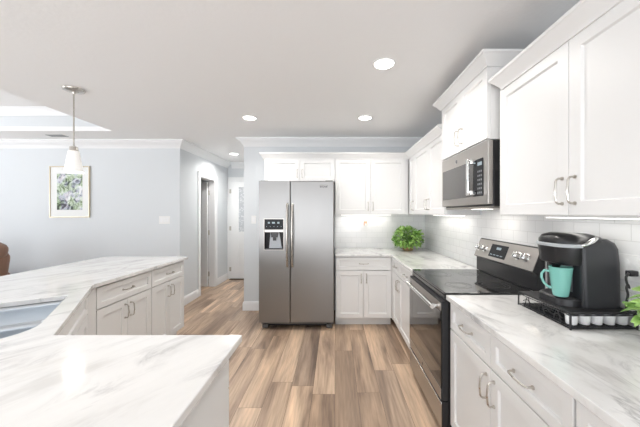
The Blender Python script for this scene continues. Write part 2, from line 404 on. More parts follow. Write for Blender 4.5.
def shaker(bm, w_, h_, fr=.058, t=.02, rec=.012, back=True):
    """panel door in local x (0..w), z (0..h); front at y=0, back at y=t; one mesh"""
    o = [(0, 0), (w_, 0), (w_, h_), (0, h_)]; i_ = [(fr, fr), (w_-fr, fr), (w_-fr, h_-fr), (fr, h_-fr)]
    s = rec*.35; ii = [(fr+s, fr+s), (w_-fr-s, fr+s), (w_-fr-s, h_-fr-s), (fr+s, h_-fr-s)]
    Fo = [bm.verts.new((a, 0, b)) for a, b in o]; Fi = [bm.verts.new((a, 0, b)) for a, b in i_]
    R = [bm.verts.new((a, rec, b)) for a, b in ii]; B = [bm.verts.new((a, t, b)) for a, b in o]
    for k in range(4):
        n = (k+1) % 4
        bm.faces.new((Fo[k], Fo[n], Fi[n], Fi[k])); bm.faces.new((Fi[k], Fi[n], R[n], R[k])); bm.faces.new((Fo[n], Fo[k], B[k], B[n]))
    bm.faces.new(R); bm.faces.new(B[::-1])

def pull(parent, x, z, vertical=True, L=.11):
    bm = bmesh.new(); h = L/2; d = .03
    prof = [(-h, 0), (-h, -d*.62), (-h+.004, -d*.85), (-h+.014, -d), (0, -d*1.12), (h-.014, -d), (h-.004, -d*.85), (h, -d*.62), (h, 0)]
    pts = [(0, b, a) if vertical else (a, b, 0) for a, b in prof]
    tube(bm, pts, .0045, 8)
    for s in (-h, h):
        lathe(bm, [(.008, -.004), (.008, 0)], 12, (0, 0, s) if vertical else (s, 0, 0), 'y')
    return link('handle', bm, M['nickel'], parent, (x, -.0005, z), smooth=True)

def door(parent, x, z, w_, h_, side=None, hz=None, name='door'):
    g = .0016
    bm = bmesh.new(); shaker(bm, w_-2*g, h_-2*g)
    o = link(name, bm, M['cab'], parent, (x+g, -.02, z+g), bevel=.0018)
    if side is not None:
        px = .033 if side == 'l' else w_-.033
        pull(o, px, hz if hz is not None else h_-.10)
    return o
def drawer(parent, x, z, w_, h_, knob=True):
    g = .0016
    bm = bmesh.new(); shaker(bm, w_-2*g, h_-2*g, fr=.042 if h_ < .2 else .058)
    o = link('drawer' if knob else 'false_drawer_front', bm, M['cab'], parent, (x+g, -.02, z+g), bevel=.0018)
    if knob: pull(o, w_/2, h_/2, False)
    return o
def carcass(parent, w_, d, z0, z1, top=True, t=.018, toe=True):
    bm = bmesh.new()
    box(bm, 0, t, 0, d, z0, z1); box(bm, w_-t, w_, 0, d, z0, z1); box(bm, t, w_-t, 0, d, z0, z0+t)
    box(bm, t, w_-t, d-t, d, z0+t, z1)
    if top: box(bm, t, w_-t, 0, d-t, z1-t, z1)
    # face frame
    box(bm, t, .04, 0, .018, z0+t, z1-t*top); box(bm, w_-.04, w_-t, 0, .018, z0+t, z1-t*top)
    box(bm, .04, w_-.04, 0, .018, z1-.05, z1-t*top)
    o = link('cabinet_body', bm, M['cab'], parent)
    if toe:
        bm = bmesh.new(); box(bm, 0, w_, .07, .085, 0, z0); box(bm, 0, t, .085, d, 0, z0); box(bm, w_-t, w_, .085, d, 0, z0)
        link('toe_kick', bm, M['cab'], parent)
    return o
ZB0, ZB1 = .105, .884          # base cabinet body
CT = .914                      # counter top height
def base_cabinet(label, loc, rz, w_, splits=None, d=.60, one_drawer=False, drawers=True, top=True, false_front=False, group='white base cabinets'):
    r = thing('base_cabinet', label, 'cabinet', loc, rz, group)
    carcass(r, w_, d, ZB0, ZB1, top=top)
    splits = splits or [w_/2]
    xs = [.003]+splits+[w_-.003]
    zd = .71; dh = ZB1-.012-zd
    if drawers:
        if one_drawer: drawer(r, xs[0], zd, xs[-1]-xs[0], dh)
        else:
            for a, b in zip(xs, xs[1:]): drawer(r, a, zd, b-a, dh, not false_front)
    top_ = zd-.004 if drawers else ZB1-.012
    n = len(xs)-1
    for i, (a, b) in enumerate(zip(xs, xs[1:])):
        side = ('r' if i % 2 == 0 else 'l') if n > 1 else 'l'
        door(r, a, ZB0+.006, b-a, top_-ZB0-.006, side)
    return r
def wall_cabinet(label, loc, rz, w_, z0, z1, splits, sides, d=.33, group='white wall cabinets'):
    r = thing('wall_cabinet', label, 'cabinet', loc, rz, group)
    carcass(r, w_, d, z0, z1, toe=False)
    xs = [.003]+splits+[w_-.003]
    for (a, b), s in zip(zip(xs, xs[1:]), sides):
        if s is None:      # plain filler
            continue
        door(r, a, z0+.004, b-a, z1-z0-.006, s, hz=.105)
    return r

# ------------------------------------------------------------------ right run of base cabinets and counters
CX = .69                       # counter edge
FX = CX+.045                   # carcass face (doors stand 2 cm in front of it)
R0, R1 = 1.778, 2.545          # range near and far end
D = WX-FX-.002
RZ = -PI/2
base_cabinet('white base cabinet between the range and the near counter end, two drawers over two doors', (FX, R0-.006, 0), RZ, .92, d=D)
base_cabinet('white base cabinet closest to the viewer on the right, mostly out of view', (FX, R0-.006-.922, 0), RZ, .92, d=D)
base_cabinet('white base cabinet between the range and the inner corner, under the leafy basket plant', (FX, 3.515, 0), RZ, 3.515-R1-.006, splits=[.33], d=D)
base_cabinet('white base cabinet beside the refrigerator with one wide drawer over two doors', (.006, 3.585, 0), 0, FX-.03, d=BY-3.585-.002, one_drawer=True)
bm = bmesh.new(); box(bm, FX-.022, WX-.002, 3.518, BY-.002, ZB0, ZB1)
tag(link('corner_filler', bm, M['cab']), 'plain white corner filler behind the corner between the two base cabinet runs', 'cabinet')
ck = struct('trim_6', slab([(.004, 3.54), (CX, 3.54), (CX, R1+.004), (WX, R1+.004), (WX, BY), (.004, BY)], [], ZB1+.001, CT), M['marble_b'], bevel=.004)
ck.name = 'corner_countertop'; del ck['kind']; tag(ck, 'L-shaped white marble countertop under the leafy basket plant in the corner', 'countertop')
cn = link('near_countertop', slab([(CX, -.30), (WX, -.30), (WX, R0-.004), (CX, R0-.004)], [], ZB1+.001, CT), M['marble_b'], bevel=.004)
tag(cn, 'white marble countertop beside the range, under the black coffee maker', 'countertop')

# tile backsplash
ZU = 1.407
bm = bmesh.new(); box(bm, 0, WX-.008, BY-.008, BY, CT+.001, ZU-.001)
struct('trim_7', bm, M['tile'])
bm = bmesh.new(); box(bm, WX-.008, WX, -.30, BY, CT+.001, ZU-.001); box(bm, WX-.008, WX, R0-.04, R1+.04, .2, CT); box(bm, WX-.008, WX, 1.74, 2.56, ZU-.001, 1.9)
struct('trim_8', bm, M['tile'])

# ------------------------------------------------------------------ wall cabinets
UX = .995+.02                  # carcass face
UZ = 2.165
N0 = 1.725
wall_cabinet('large white wall cabinet with two tall doors, nearest to the viewer above the coffee maker', (UX, N0, 0), RZ, 1.02, ZU, UZ, [.51], ['r', 'l'], d=WX-UX-.002)
wall_cabinet('white wall cabinet that ends at the right frame edge, closest to the viewer', (UX, N0-1.023, 0), RZ, .7, ZU, UZ, [.35], ['r', 'l'], d=WX-UX-.002)
wall_cabinet('short white wall cabinet set high above the microwave', (.97, R1, 0), RZ, R1-R0, 1.886, 2.35, [(R1-R0)/2], ['r', 'l'], d=WX-.97-.002)
YU = 3.85
wall_cabinet('white wall cabinet on the right wall between the microwave and the corner', (UX, YU-.022, 0), RZ, YU-.022-2.60, ZU, UZ, [.25, .78], ['r', 'r', 'l'], d=WX-UX-.002)
wall_cabinet('white two-door wall cabinet on the back wall right of the refrigerator', (.003, YU+.02, 0), 0, UX-.003-.022, ZU, UZ, [.475, .95], ['r', 'l', None], d=BY-YU-.022)
wall_cabinet('low white two-door cabinet directly above the refrigerator', (-.955, YU+.02, 0), 0, .955, 1.85, UZ, [.477], ['r', 'l'], d=BY-YU-.022)
bm = bmesh.new(); box(bm, UX, WX-.002, YU-.018, BY-.010, ZU, UZ); 
tag(link('corner_cabinet', bm, M['cab']), 'blind white wall cabinet box filling the back corner', 'cabinet')
# crown mouldings of the cabinets
KC = [(0, 0), (.008, 0), (.010, .014), (.018, .022), (.034, .046), (.046, .058), (.050, .064), (.056, .068), (.056, .084), (0, .084)]
def kprof(z): return [(o, z+h*.95) for o, h in KC]
def cabcrown(path, z, label, side):
    tag(link('cabinet_crown', sweep(path, kprof(z), side), M['cab'], smooth=True), label, 'moulding', 'crown mouldings on the cabinets')
cabcrown([(WX-.001, N0-.036), (UX-.021, N0-.036), (UX-.021, 0)], UZ-.01, 'long white crown moulding on the tall near wall cabinets', 1)
cabcrown([(WX-.001, R1+.001), (.949, R1+.001), (.949, R0-.001), (WX-.001, R0-.001)], 2.335, 'raised white crown moulding wrapped round the cabinet over the microwave', 1)
cabcrown([(-.957, BY-.001), (-.957, YU-.001), (UX-.021, YU-.001), (UX-.021, 2.598)], UZ-.01, 'white crown moulding that turns the corner over the refrigerator and back cabinets', 1)

# under-cabinet light bars
def light_bar(label, x0, x1, y0, y1, p):
    t = thing('under_cabinet_light', label, 'light', ((x0+x1)/2, (y0+y1)/2, ZU-.012), 0, 'under-cabinet light bars')
    a, b = (x1-x0)/2, (y1-y0)/2
    bm = bmesh.new(); box(bm, -a, a, -b, b, .004, .0118); link('housing', bm, M['white_plastic'], t)
    bm = bmesh.new(); box(bm, -a+.004, a-.004, -b+.004, b-.004, .001, .0038); link('diffuser', bm, M['led'], t)
    o = area('bar_lamp', (0, 0, -.003), (0, 0, 0), 2*a, 2*b, p, (1, .96, .9)); o.parent = t
light_bar('slim light bar under the back wall cabinet', .08, .80, BY-.12, BY-.08, .45)
light_bar('slim light bar under the corner cabinet right of the plant', WX-.12, WX-.08, 2.72, 3.5, .35)
light_bar('slim light bar under the near wall cabinet above the coffee maker', WX-.13, WX-.09, .85, 1.62, .15)

# ------------------------------------------------------------------ refrigerator
def fridge():
    x0, x1, yf = -.922, -.012, 3.45
    t = thing('refrigerator', 'large stainless side-by-side refrigerator with water dispenser between wall and base cabinet', 'refrigerator', ((x0+x1)/2, 3.8, 0))
    W = x1-x0; a = W/2; f = yf-3.8
    bm = bmesh.new(); rbox(bm, -a+.006, a-.006, f+.085, .34, .05, 1.80, .006); link('cabinet_body', bm, M['side_metal'], t)
    s = -.545-(x0+x1)/2
    def fd(xa, xb, hole=None):
        bm = bmesh.new()
        if hole is None: rbox(bm, xa, xb, f, f+.075, .10, 1.815, .010, 3)
        else:
            hx0, hx1, hz0, hz1 = hole
            # door ring built around the dispenser recess
            box(bm, xa, hx0, f, f+.075, .10, 1.815); box(bm, hx1, xb, f, f+.075, .10, 1.815)
            box(bm, hx0, hx1, f, f+.075, .10, hz0); box(bm, hx0, hx1, f, f+.075, hz1, 1.815)
            box(bm, hx0, hx1, f+.066, f+.075, hz0, hz1)
            bmesh.ops.remove_doubles(bm, verts=bm.verts[:], dist=1e-5)
        return bm
    cx = (x0+x1)/2
    hole = (-.862-cx, -.615-cx, .975, 1.36)
    d1 = link('door', fd(-a, s-.003, hole), M['steel'], t); d2 = link('door', fd(s+.003, a), M['steel'], t)
    # dispenser
    bm = bmesh.new(); hx0, hx1, hz0, hz1 = hole; g = .008
    box(bm, hx0, hx0+g, f-.006, f+.01, hz0, hz1); box(bm, hx1-g, hx1, f-.006, f+.01, hz0, hz1)
    box(bm, hx0+g, hx1-g, f-.006, f+.01, hz0, hz0+g); box(bm, hx0+g, hx1-g, f-.006, f+.01, hz1-g, hz1)
    disp = link('dispenser', bm, M['steel_h'], d1)
    bm = bmesh.new(); rbox(bm, hx0+.01, hx1-.01, f-.004, f+.03, 1.232, hz1-.01, .003, 2); tag(link('control_panel', bm, M['display'], disp), 'black touch panel of the dispenser')
    for i in range(5):
        bm = bmesh.new(); lathe(bm, [(.004, -.0052), (.004, -.0042)], 10, (hx0+.035+i*.044, f, 1.262), 'y'); link('icon', bm, M['icon'], disp)
    for a0, a1 in ((.05, .075), (.10, .135), (.165, .19)):
        bm = bmesh.new(); box(bm, hx0+a0, hx0+a1, f-.0052, f-.0042, 1.298, 1.318); link('icon', bm, M['icon'], disp)
    bm = bmesh.new(); box(bm, hx0+.008, hx1-.008, f+.06, f+.065, hz0+.01, 1.23)
    box(bm, hx0+.008, hx0+.012, f+.0, f+.06, hz0+.01, 1.23); box(bm, hx1-.012, hx1-.008, f+.0, f+.06, hz0+.01, 1.23)
    link('recess_lining', bm, M['blackm'], disp)
    bm = bmesh.new(); box(bm, hx0+.012, hx1-.012, f-.008, f+.02, 1.195, 1.225); link('trim_bar', bm, M['steel_h'], disp)
    bm = bmesh.new(); prism(bm, [(hx0+.055, hz0+.02), (hx1-.055+.02, hz0+.02), (hx1-.07, 1.19), (hx0+.07, 1.19)], f+.045, f+.058); link('backplate', bm, mat('dispenser_grey', (.55, .58, .62), .35), disp)
    bm = bmesh.new(); mx = (hx0+hx1)/2
    prism(bm, [(mx-.045, 1.195), (mx+.045, 1.195), (mx+.035, 1.13), (mx-.035, 1.13)], f+.012, f+.05)
    box(bm, mx-.018, mx+.018, f+.02, f+.045, 1.09, 1.13); link('paddle', bm, M['black'], disp)
    bm = bmesh.new(); box(bm, hx0+.012, hx1-.012, f+.0, f+.058, hz0+.008, hz0+.018); link('drip_tray', bm, M['grey_plastic'], disp)
    for dd, hx in ((d1, s-.030), (d2, s+.030)):
        bm = bmesh.new()
        pts = [(hx, f+.002, 1.535), (hx, f-.022, 1.53)]+[(hx, f-.030-.030*math.sin(PI*k/10), 1.515-.715*k/10) for k in range(11)]+[(hx, f-.022, .785), (hx, f+.002, .78)]
        tube(bm, pts, .0125, 12); link('handle', bm, M['nickel'], dd, smooth=True)
    bm = bmesh.new(); rbox(bm, .285, .375, f-.003, f, 1.735, 1.765, .001, 1); b_ = link('badge', bm, M['badge'], d2)
    bm = bmesh.new()
    for k in range(6): box(bm, .292+k*.0135, .300+k*.0135, f-.0036, f-.0031, 1.752, 1.759)
    for k in range(5): box(bm, .300+k*.0125, .307+k*.0125, f-.0036, f-.0031, 1.741, 1.745)
    link('lettering', bm, M['nickel'], b_)
    bm = bmesh.new(); box(bm, -a+.03, a-.03, f+.10, f+.13, .03, .098)
    for k in range(20): box(bm, -a+.16+k*.03, -a+.18+k*.03, f+.094, f+.10, .04, .085)
    link('grille', bm, M['blackm'], t)
    for sx in (-a+.06, a-.06):
        bm = bmesh.new(); rbox(bm, sx-.035, sx+.035, f+.06, f+.15, .012, .06, .005); lathe(bm, [(.02, 0), (.02, .02)], 16, (sx, f+.10, 0)); link('foot', bm, M['grey_rubber'], t)
        bm = bmesh.new(); rbox(bm, sx-.045, sx+.045, f+.02, f+.16, 1.80, 1.822, .004); link('hinge_cover', bm, M['grey_plastic'], t)
fridge()

# ------------------------------------------------------------------ range
def stove():
    yc = (R0+R1)/2; w_ = R1-R0-.004
    # local: x from far to near end (0..w), front faces -y
    t = thing('range', 'stainless electric range with black glass cooktop below the microwave', 'stove', (CX+.005, R1-.002, 0), RZ)
    dp = WX-CX-.005-.012
    bm = bmesh.new(); box(bm, 0, w_, .02, dp, .04, .905); link('body', bm, M['blackm'], t)
    bm = bmesh.new(); rbox(bm, 0, w_, -.005, dp-.052, .906, .924, .004, 2); ck = link('cooktop', bm, M['glass_black'], t)
    for (bx, by, br) in ((.20, .15, .105), (.57, .16, .085), (.20, .40, .075), (.57, .40, .10)):
        bm = bmesh.new()
        for rr in (br, br-.03): lathe(bm, [(rr, .9243), (rr+.0018, .9243), (rr+.0018, .9246), (rr, .9246)], 40, (bx, by, 0), cap=False)
        link('burner_ring', bm, M['burner'], ck)
    bm = bmesh.new(); box(bm, .004, w_-.004, -.006, .02, .872, .905); link('front_lip', bm, M['glass_black'], t)
    # oven door
    bm = bmesh.new(); z0, z1 = .245, .868
    box(bm, .004, w_-.004, -.026, .018, z0, z1); od = link('oven_door', bm, M['blackm'], t, bevel=.003)
    bm = bmesh.new(); rbox(bm, .006, w_-.012, -.031, -.0265, z0+.003, z0+.073, .0015, 1); link('lower_panel', bm, M['steel_h'], od)
    bm = bmesh.new(); rbox(bm, .006, w_-.012, -.031, -.0265, z1-.060, z1-.012, .0015, 1); link('upper_panel', bm, M['steel_h'], od)
    bm = bmesh.new(); rbox(bm, .006, w_-.006, -.0315, -.0275, z0+.075, z1-.062, .0015, 1); tag(link('window', bm, M['oven_glass'], od), 'dark oven glass')
    bm = bmesh.new(); zh = z1-.045
    tube(bm, [(.05, -.07, zh), (w_-.05, -.07, zh)], .0135, 14)
    for xx in (.07, w_-.07): rbox(bm, xx-.013, xx+.013, -.068, -.027, zh-.012, zh+.012, .004)
    link('handle', bm, M['chrome'], od, smooth=True)
    bm = bmesh.new(); lathe(bm, [(.012, -.0325), (.012, -.0311)], 18, (w_/2, 0, z0+.038), 'y'); link('emblem', bm, M['badge'], od)
    bm = bmesh.new(); rbox(bm, .004, w_-.004, -.022, .018, .065, .238, .003); dr = link('storage_drawer', bm, M['blackm'], t)
    bm = bmesh.new(); rbox(bm, .006, w_-.012, -.027, -.0225, .067, .222, .0015, 1); link('drawer_face', bm, M['steel_h'], dr)
    bm = bmesh.new(); rbox(bm, .006, w_-.006, -.034, -.024, .222, .238, .003); link('drawer_lip', bm, M['chrome'], dr)
    bm = bmesh.new(); box(bm, .02, w_-.02, .05, .07, 0.012, .064); link('kick_plate', bm, M['blackm'], t)
    for xx in (.05, w_-.05):
        for yy in (.09, dp-.06):
            bm = bmesh.new(); lathe(bm, [(.018, 0), (.018, .012), (.01, .014), (.01, .045)], 14, (xx, yy, 0)); link('foot', bm, M['grey_rubber'], t)
    # backguard, front leaning back
    yb = dp
    prof = [(yb-.05, .925), (yb-.05, 1.04), (yb-.072, 1.05), (yb-.014, 1.198), (yb-.006, 1.203), (yb, 1.203), (yb, .925)]
    bm = bmesh.new(); prism(bm, prof, .0, w_, 'x'); bgd = link('backguard', bm, M['black'], t, bevel=.003)
    def onface(u, z): return yb-.072+(z-1.05)/.148*.058
    nl = Vector((0, -.148, .058)).normalized()
    bm = bmesh.new(); q = []
    for (z, o) in ((1.053, 0), (1.195, 0), (1.195, .003), (1.053, .003)): q.append((onface(0, z)+nl.y*o, z+nl.z*o))
    prism(bm, q, .012, w_-.012, 'x'); link('control_panel', bm, M['steel_h'], bgd)
    bm = bmesh.new(); q = []
    for (z, o) in ((1.075, .003), (1.172, .003), (1.172, .005), (1.075, .005)): q.append((onface(0, z)+nl.y*o, z+nl.z*o))
    prism(bm, q, .22, .44, 'x'); ds = link('display', bm, M['display'], bgd)
    bm = bmesh.new()
    for (xa, xb, za, zb) in ((.30, .36, 1.135, 1.153), (.24, .27, 1.09, 1.096), (.285, .315, 1.09, 1.096), (.33, .36, 1.09, 1.096), (.375, .405, 1.09, 1.096)):
        bm = bmesh.new()
        q = [(onface(0, z)+nl.y*o, z+nl.z*o) for z, o in ((za, .005), (zb, .005), (zb, .0056), (za, .0056))]
        prism(bm, q, xa, xb, 'x'); link('icon', bm, M['icon'], ds)
    ang = math.atan2(.058, .148)
    for kx in (.062, .142, .575, .66):
        z = 1.125; bm = bmesh.new()
        lathe(bm, [(.030, -.006), (.030, 0)], 24, axis='y'); lathe(bm, [(.016, -.034), (.022, -.030), (.024, -.006)], 24, axis='y')
        rbox(bm, -.005, .005, -.044, -.030, -.022, .022, .002, 2)
        link('knob', bm, M['chrome'], bgd, (kx, onface(0, z)+nl.y*.003, z+nl.z*.003), (-ang, 0, 0), smooth=True)
stove()

# ------------------------------------------------------------------ microwave
def microwave():
    w_ = R1-R0-.004; z0, z1 = 1.467, 1.882; fx = .955
    t = thing('microwave', 'stainless over-the-range microwave hung under the short wall cabinet', 'microwave', (fx, R1-.002, z0), RZ)
    h = z1-z0; dp = WX-fx-.011
    bm = bmesh.new(); box(bm, 0, w_, .035, dp, .0, h); link('body', bm, M['black'], t, bevel=.003)
    bm = bmesh.new(); rbox(bm, 0, w_, 0, .034, .012, h, .004); fr = link('front_frame', bm, M['steel_h'], t)
    bm = bmesh.new(); rbox(bm, .03, .583, -.004, .0, .068, h-.10, .0015, 1); dr = tag(link('door_window', bm, M['oven_glass'], t), 'dark glass door window')
    bm = bmesh.new(); rbox(bm, .585, w_-.055, -.004, .0, .068, h-.10, .0015, 1); cp = link('control_panel', bm, M['display'], t)
    bm = bmesh.new()
    for r in range(6):
        for c in range(3): box(bm, .642+c*.021, .655+c*.021, -.0048, -.0041, .085+r*.028, .097+r*.028)
    link('keypad', bm, mat('keypad_print', (.22, .23, .24), .5), cp)
    bm = bmesh.new(); box(bm, .642, .698, -.0048, -.0041, .27, .292); link('clock', bm, M['icon'], cp)
    bm = bmesh.new()
    rbox(bm, .594, .622, -.062, -.048, .075, .318, .005, 2)
    rbox(bm, .596, .632, -.0478, .0, .285, .316, .005, 2); rbox(bm, .596, .632, -.0478, .0, .077, .108, .005, 2)
    link('handle', bm, M['chrome'], t, smooth=True)
    bm = bmesh.new(); lathe(bm, [(.016, -.0025), (.016, 0)], 24, (w_/2-.08, 0, h-.055), 'y'); em = link('emblem', bm, M['badge'], t)
    bm = bmesh.new(); lathe(bm, [(.0125, -.0032), (.0145, -.0032), (.0145, -.0026), (.0125, -.0026)], 24, (w_/2-.08, 0, h-.055), 'y', cap=False); link('emblem_ring', bm, M['chrome'], em)
    bm = bmesh.new()
    prism(bm, [(.012, .0), (.02, -.014), (dp-.05, -.014), (dp-.03, .0)], .05, w_-.02, 'x'); un = link('underside_vent', bm, M['steel_h'], t)
    bm = bmesh.new(); box(bm, .30, .46, .12, .20, -.0165, -.0145); link('work_light', bm, M['led'], t)
    o = area('work_lamp', (.38, .2, -.02), (0, 0, 0), .3,   .08, .5, (1, .95, .88)); o.parent = t
microwave()

# ------------------------------------------------------------------ peninsula and foreground counter
A = Vector((-1.725, 2.03)); B_ = Vector((-1.175, 1.19))
dr = (B_-A).normalized(); nn = Vector((-abs(dr.y), -abs(dr.x)))    # into the counter
nn = Vector((dr.y, -dr.x));  nn = nn if nn.x < 0 else -nn
P1 = A+dr*.255+nn*.085
SL, SD = .70, .42
def rect_round(c0, u, v, L_, D_, r=.04, n=5, q=None):
    q = q or r; pts = []
    for (cx, cy, a0, r) in ((r, r, PI, r), (L_-q, q, 1.5*PI, q), (L_-r, D_-r, 0, r), (r, D_-r, .5*PI, r)):
        for k in range(n+1):
            a = a0+k*PI/2/n; p = c0+u*(cx+r*math.cos(a))+v*(cy+r*math.sin(a)); pts.append((p.x, p.y))
    return pts
hole = rect_round(P1, dr, nn, SL, SD, .025, 6, .16)
outer = [(-1.725, 3.35), (-1.725, 2.03), (-1.175, 1.19), (-.387, 1.19), (-.387, .53), (-2.70, .53), (-2.70, 3.35)]
pc = link('peninsula_countertop', slab(outer, [hole], ZB1+.001, CT), M['marble'], bevel=.004)
tag(pc, 'large white marble countertop with the double sink, filling the left foreground', 'countertop')
# sink
t = thing('kitchen_sink', 'double-bowl stainless sink set under the marble in the left peninsula', 'sink', (P1.x, P1.y, 0), math.atan2(dr.y, dr.x))
sgn = 1 if (Matrix.Rotation(math.atan2(dr.y, dr.x), 2) @ Vector((0, 1))).dot(nn) > 0 else -1
def bowl(x0, x1, y0, y1, q=None):
    bm = bmesh.new(); zt, zb = ZB1-.001, .69
    def ring(ins, z, r):
        c0 = Vector((x0+ins, y0+ins)); return [bm.verts.new((p[0], p[1]*sgn, z)) for p in rect_round(c0, Vector((1, 0)), Vector((0, 1)), x1-x0-2*ins, y1-y0-2*ins, r, 6, q)]
    R = [ring(-.018, zt, .035), ring(0, zt, .03), ring(.003, zt-.02, .03), ring(.012, zb+.03, .04), ring(.045, zb, .04)]
    n = len(R[0])
    for P, Q in zip(R, R[1:]):
        for k in range(n): bm.faces.new((P[k], P[(k+1) % n], Q[(k+1) % n], Q[k]))
    bm.faces.new(R[-1]); lathe(bm, [(.042, zb+.001), (.038, zb+.003), (.012, zb-.001)], 20, ((x0+x1)/2, (y0+y1)/2*sgn, 0), cap=True)
    o = link('bowl', bm, M['sink'], t, smooth='all')
    md = o.modifiers.new('thickness', 'SOLIDIFY'); md.thickness = .0015; md.offset = -1
bowl(.003, .375, .003, SD-.003); bowl(.412, SL-.003, .003, SD-.003, .15)
# cabinets
PX = -1.725-.045
base_cabinet('white peninsula cabinet nearer the sink, one wide drawer over two doors', (PX, 2.092, 0), PI/2, .628, d=.60, one_drawer=True)
base_cabinet('white peninsula cabinet at the far end, one drawer over two doors', (PX, 2.722, 0), PI/2, .588, d=.60, one_drawer=True)
o_ = B_+nn*.047-dr*.02
ang = math.atan2(-dr.y, -dr.x)
base_cabinet('white angled cabinet front under the double sink', (o_.x, o_.y, 0), ang, .985, d=.53, splits=[.285], false_front=True, top=False)
# foreground run faces the aisle, its end panel shows at the right
base_cabinet('white base cabinet under the foreground countertop end with plain side panel', (-.428, 1.145, 0), PI, .70, d=.58)
E = o_-dr*.985
c1 = Vector((PX, 2.09)); nf = -nn
bm = bmesh.new(); prism(bm, [(c1.x+.018, c1.y-.001), (E.x+nf.x*.019, E.y+nf.y*.019), (E.x-dr.x*.002-nf.x*.05, E.y-dr.y*.002-nf.y*.05), (c1.x-.05, c1.y-.001)], ZB0, ZB1, 'z')
tag(link('corner_filler', bm, M['cab']), 'narrow white filler strip between the angled sink cabinet and the peninsula drawers', 'cabinet')

# ------------------------------------------------------------------ hall doors
def hinge(parent, x, y, z, rot=0):
    bm = bmesh.new(); lathe(bm, [(.007, -.045), (.007, .045)], 10); box(bm, -.02, .02, -.001, .001, -.045, .045)
    return link('hinge', bm, M['nickel'], parent, (x, y, z), (0, 0, rot))
# side door, standing open into the side room
ds = thing('door_1', 'white panelled interior door standing open inside the hall doorway', 'door', (HX-.125, D1-.02, 0), PI-.05)
ds['kind'] = 'structure'; del ds['label'], ds['category']
bm = bmesh.new(); w1, h1 = .585, DZ-.03
fr = .1
box(bm, 0, fr, 0, .035, .012, h1); box(bm, w1-fr, w1, 0, .035, .012, h1)
for z0_, z1_ in ((.012, .2), (.95, 1.08), (h1-.12, h1)): box(bm, fr, w1-fr, 0, .035, z0_, z1_)
for z0_, z1_ in ((.2, .95), (1.08, h1-.12)): box(bm, fr, w1-fr, .009, .026, z0_, z1_)
link('door_leaf', bm, M['trim'], ds)
for z in (.25, 1.05, 1.82): hinge(ds, -.008, -.004, z)
bm = bmesh.new(); lathe(bm, [(.025, 0), (.025, .004), (.009, .008), (.009, .03), (.022, .04), (.027, .055), (.018, .066)], 20, (w1-.06, .035, .95), 'y'); link('door_handle', bm, M['nickel'], ds, smooth=True)
# end door with a lace-covered light
dd = thing('door_2', None, None, (-2.255, DY-.006, 0)); dd['kind'] = 'structure'
bm = bmesh.new(); w2, h2 = .80, 2.115; y0_, y1_ = -.04, -.002
gx0, gx1, gz0, gz1 = .165, .635, 1.02, 2.0
box(bm, 0, gx0, y0_, y1_, .02, h2); box(bm, gx1, w2, y0_, y1_, .02, h2); box(bm, gx0, gx1, y0_, y1_, gz1, h2); box(bm, gx0, gx1, y0_, y1_, .86, gz0)
box(bm, gx0, gx1, y0_, y1_, .02, .27); box(bm, gx0, gx1, y0_+.01, y1_, .27, .86); box(bm, gx0+.05, gx1-.05, y0_+.002, y0_+.01, .32, .81)
link('door_leaf', bm, M['trim'], dd, bevel=.002)
bm = bmesh.new(); box(bm, gx0, gx1, y0_+.012, y0_+.02, gz0, gz1); gl = link('glass_pane', bm, M['lace'], dd)
bm = bmesh.new()
for (a, b, c, d) in ((gx0-.02, gx0+.008, gz0-.02, gz1+.02), (gx1-.008, gx1+.02, gz0-.02, gz1+.02), (gx0+.008, gx1-.008, gz0-.02, gz0+.008), (gx0+.008, gx1-.008, gz1-.008, gz1+.02)): box(bm, a, b, y0_-.008, y0_+.012, c, d)
link('glazing_bead', bm, M['trim'], dd)
for z in (.22, 1.1, 1.9): hinge(dd, -.004, y0_-.005, z)
bm = bmesh.new(); lathe(bm, [(.027, 0), (.027, -.004), (.01, -.008), (.01, -.03), (.024, -.04), (.028, -.055), (.018, -.066)], 20, (w2-.07, y0_, .95), 'y'); link('door_handle', bm, M['nickel'], dd, smooth=True)
bm = bmesh.new(); box(bm, -2.333, -2.262, DY-.02, DY-.0005, 0, 2.21); box(bm, -1.448, KX-.03, DY-.02, DY-.0005, 0, 2.21); box(bm, -2.262, -1.448, DY-.02, DY-.0005, 2.125, 2.21)
struct('trim_9', bm, M['trim'], bevel=.003)
sbox('trim_10', mat('bronze_threshold', (.10, .07, .05), .5), -2.26, -1.45, DY-.12, DY-.047, 0, .018, bevel=.004)

# ------------------------------------------------------------------ recessed lights
def downlight(x, y, label, p=22):
    t = thing('recessed_light', label, 'light', (x, y, CZ), 0, 'recessed ceiling lights')
    bm = bmesh.new(); lathe(bm, [(.070, -.001), (.085, -.001), (.088, -.004), (.086, -.008), (.073, -.008), (.069, -.004)], 40, cap=False)
    rg = bm.verts[:]; link('trim_ring', bm, M['white_plastic'], t, smooth=True)
    bm = bmesh.new(); lathe(bm, [(.069, -.0045), (.069, -.001)], 36); link('diffuser', bm, M['lamp'], t)
    l = bpy.data.lights.new('downlight_lamp', 'AREA'); l.shape = 'DISK'; l.size = .13; l.energy = p; l.color = (1, .965, .92); l.spread = math.radians(150)
    o = bpy.data.objects.new('downlight_lamp', l); COL.objects.link(o); o.parent = t; o.location = (0, 0, -.012)
downlight(.36, 2.09, 'recessed ceiling light nearest the wall cabinets and the viewer', 7)
downlight(.345, 3.27, 'recessed ceiling light in front of the back wall cabinets', 3.5)
downlight(-.98, 3.27, 'recessed ceiling light in front of the refrigerator side of the kitchen', 6)
downlight(-1.86, 5.25, 'recessed ceiling light in the narrow hall', 9)
downlight(-.98, .9, 'recessed ceiling light over the foreground counter, out of view', 3)

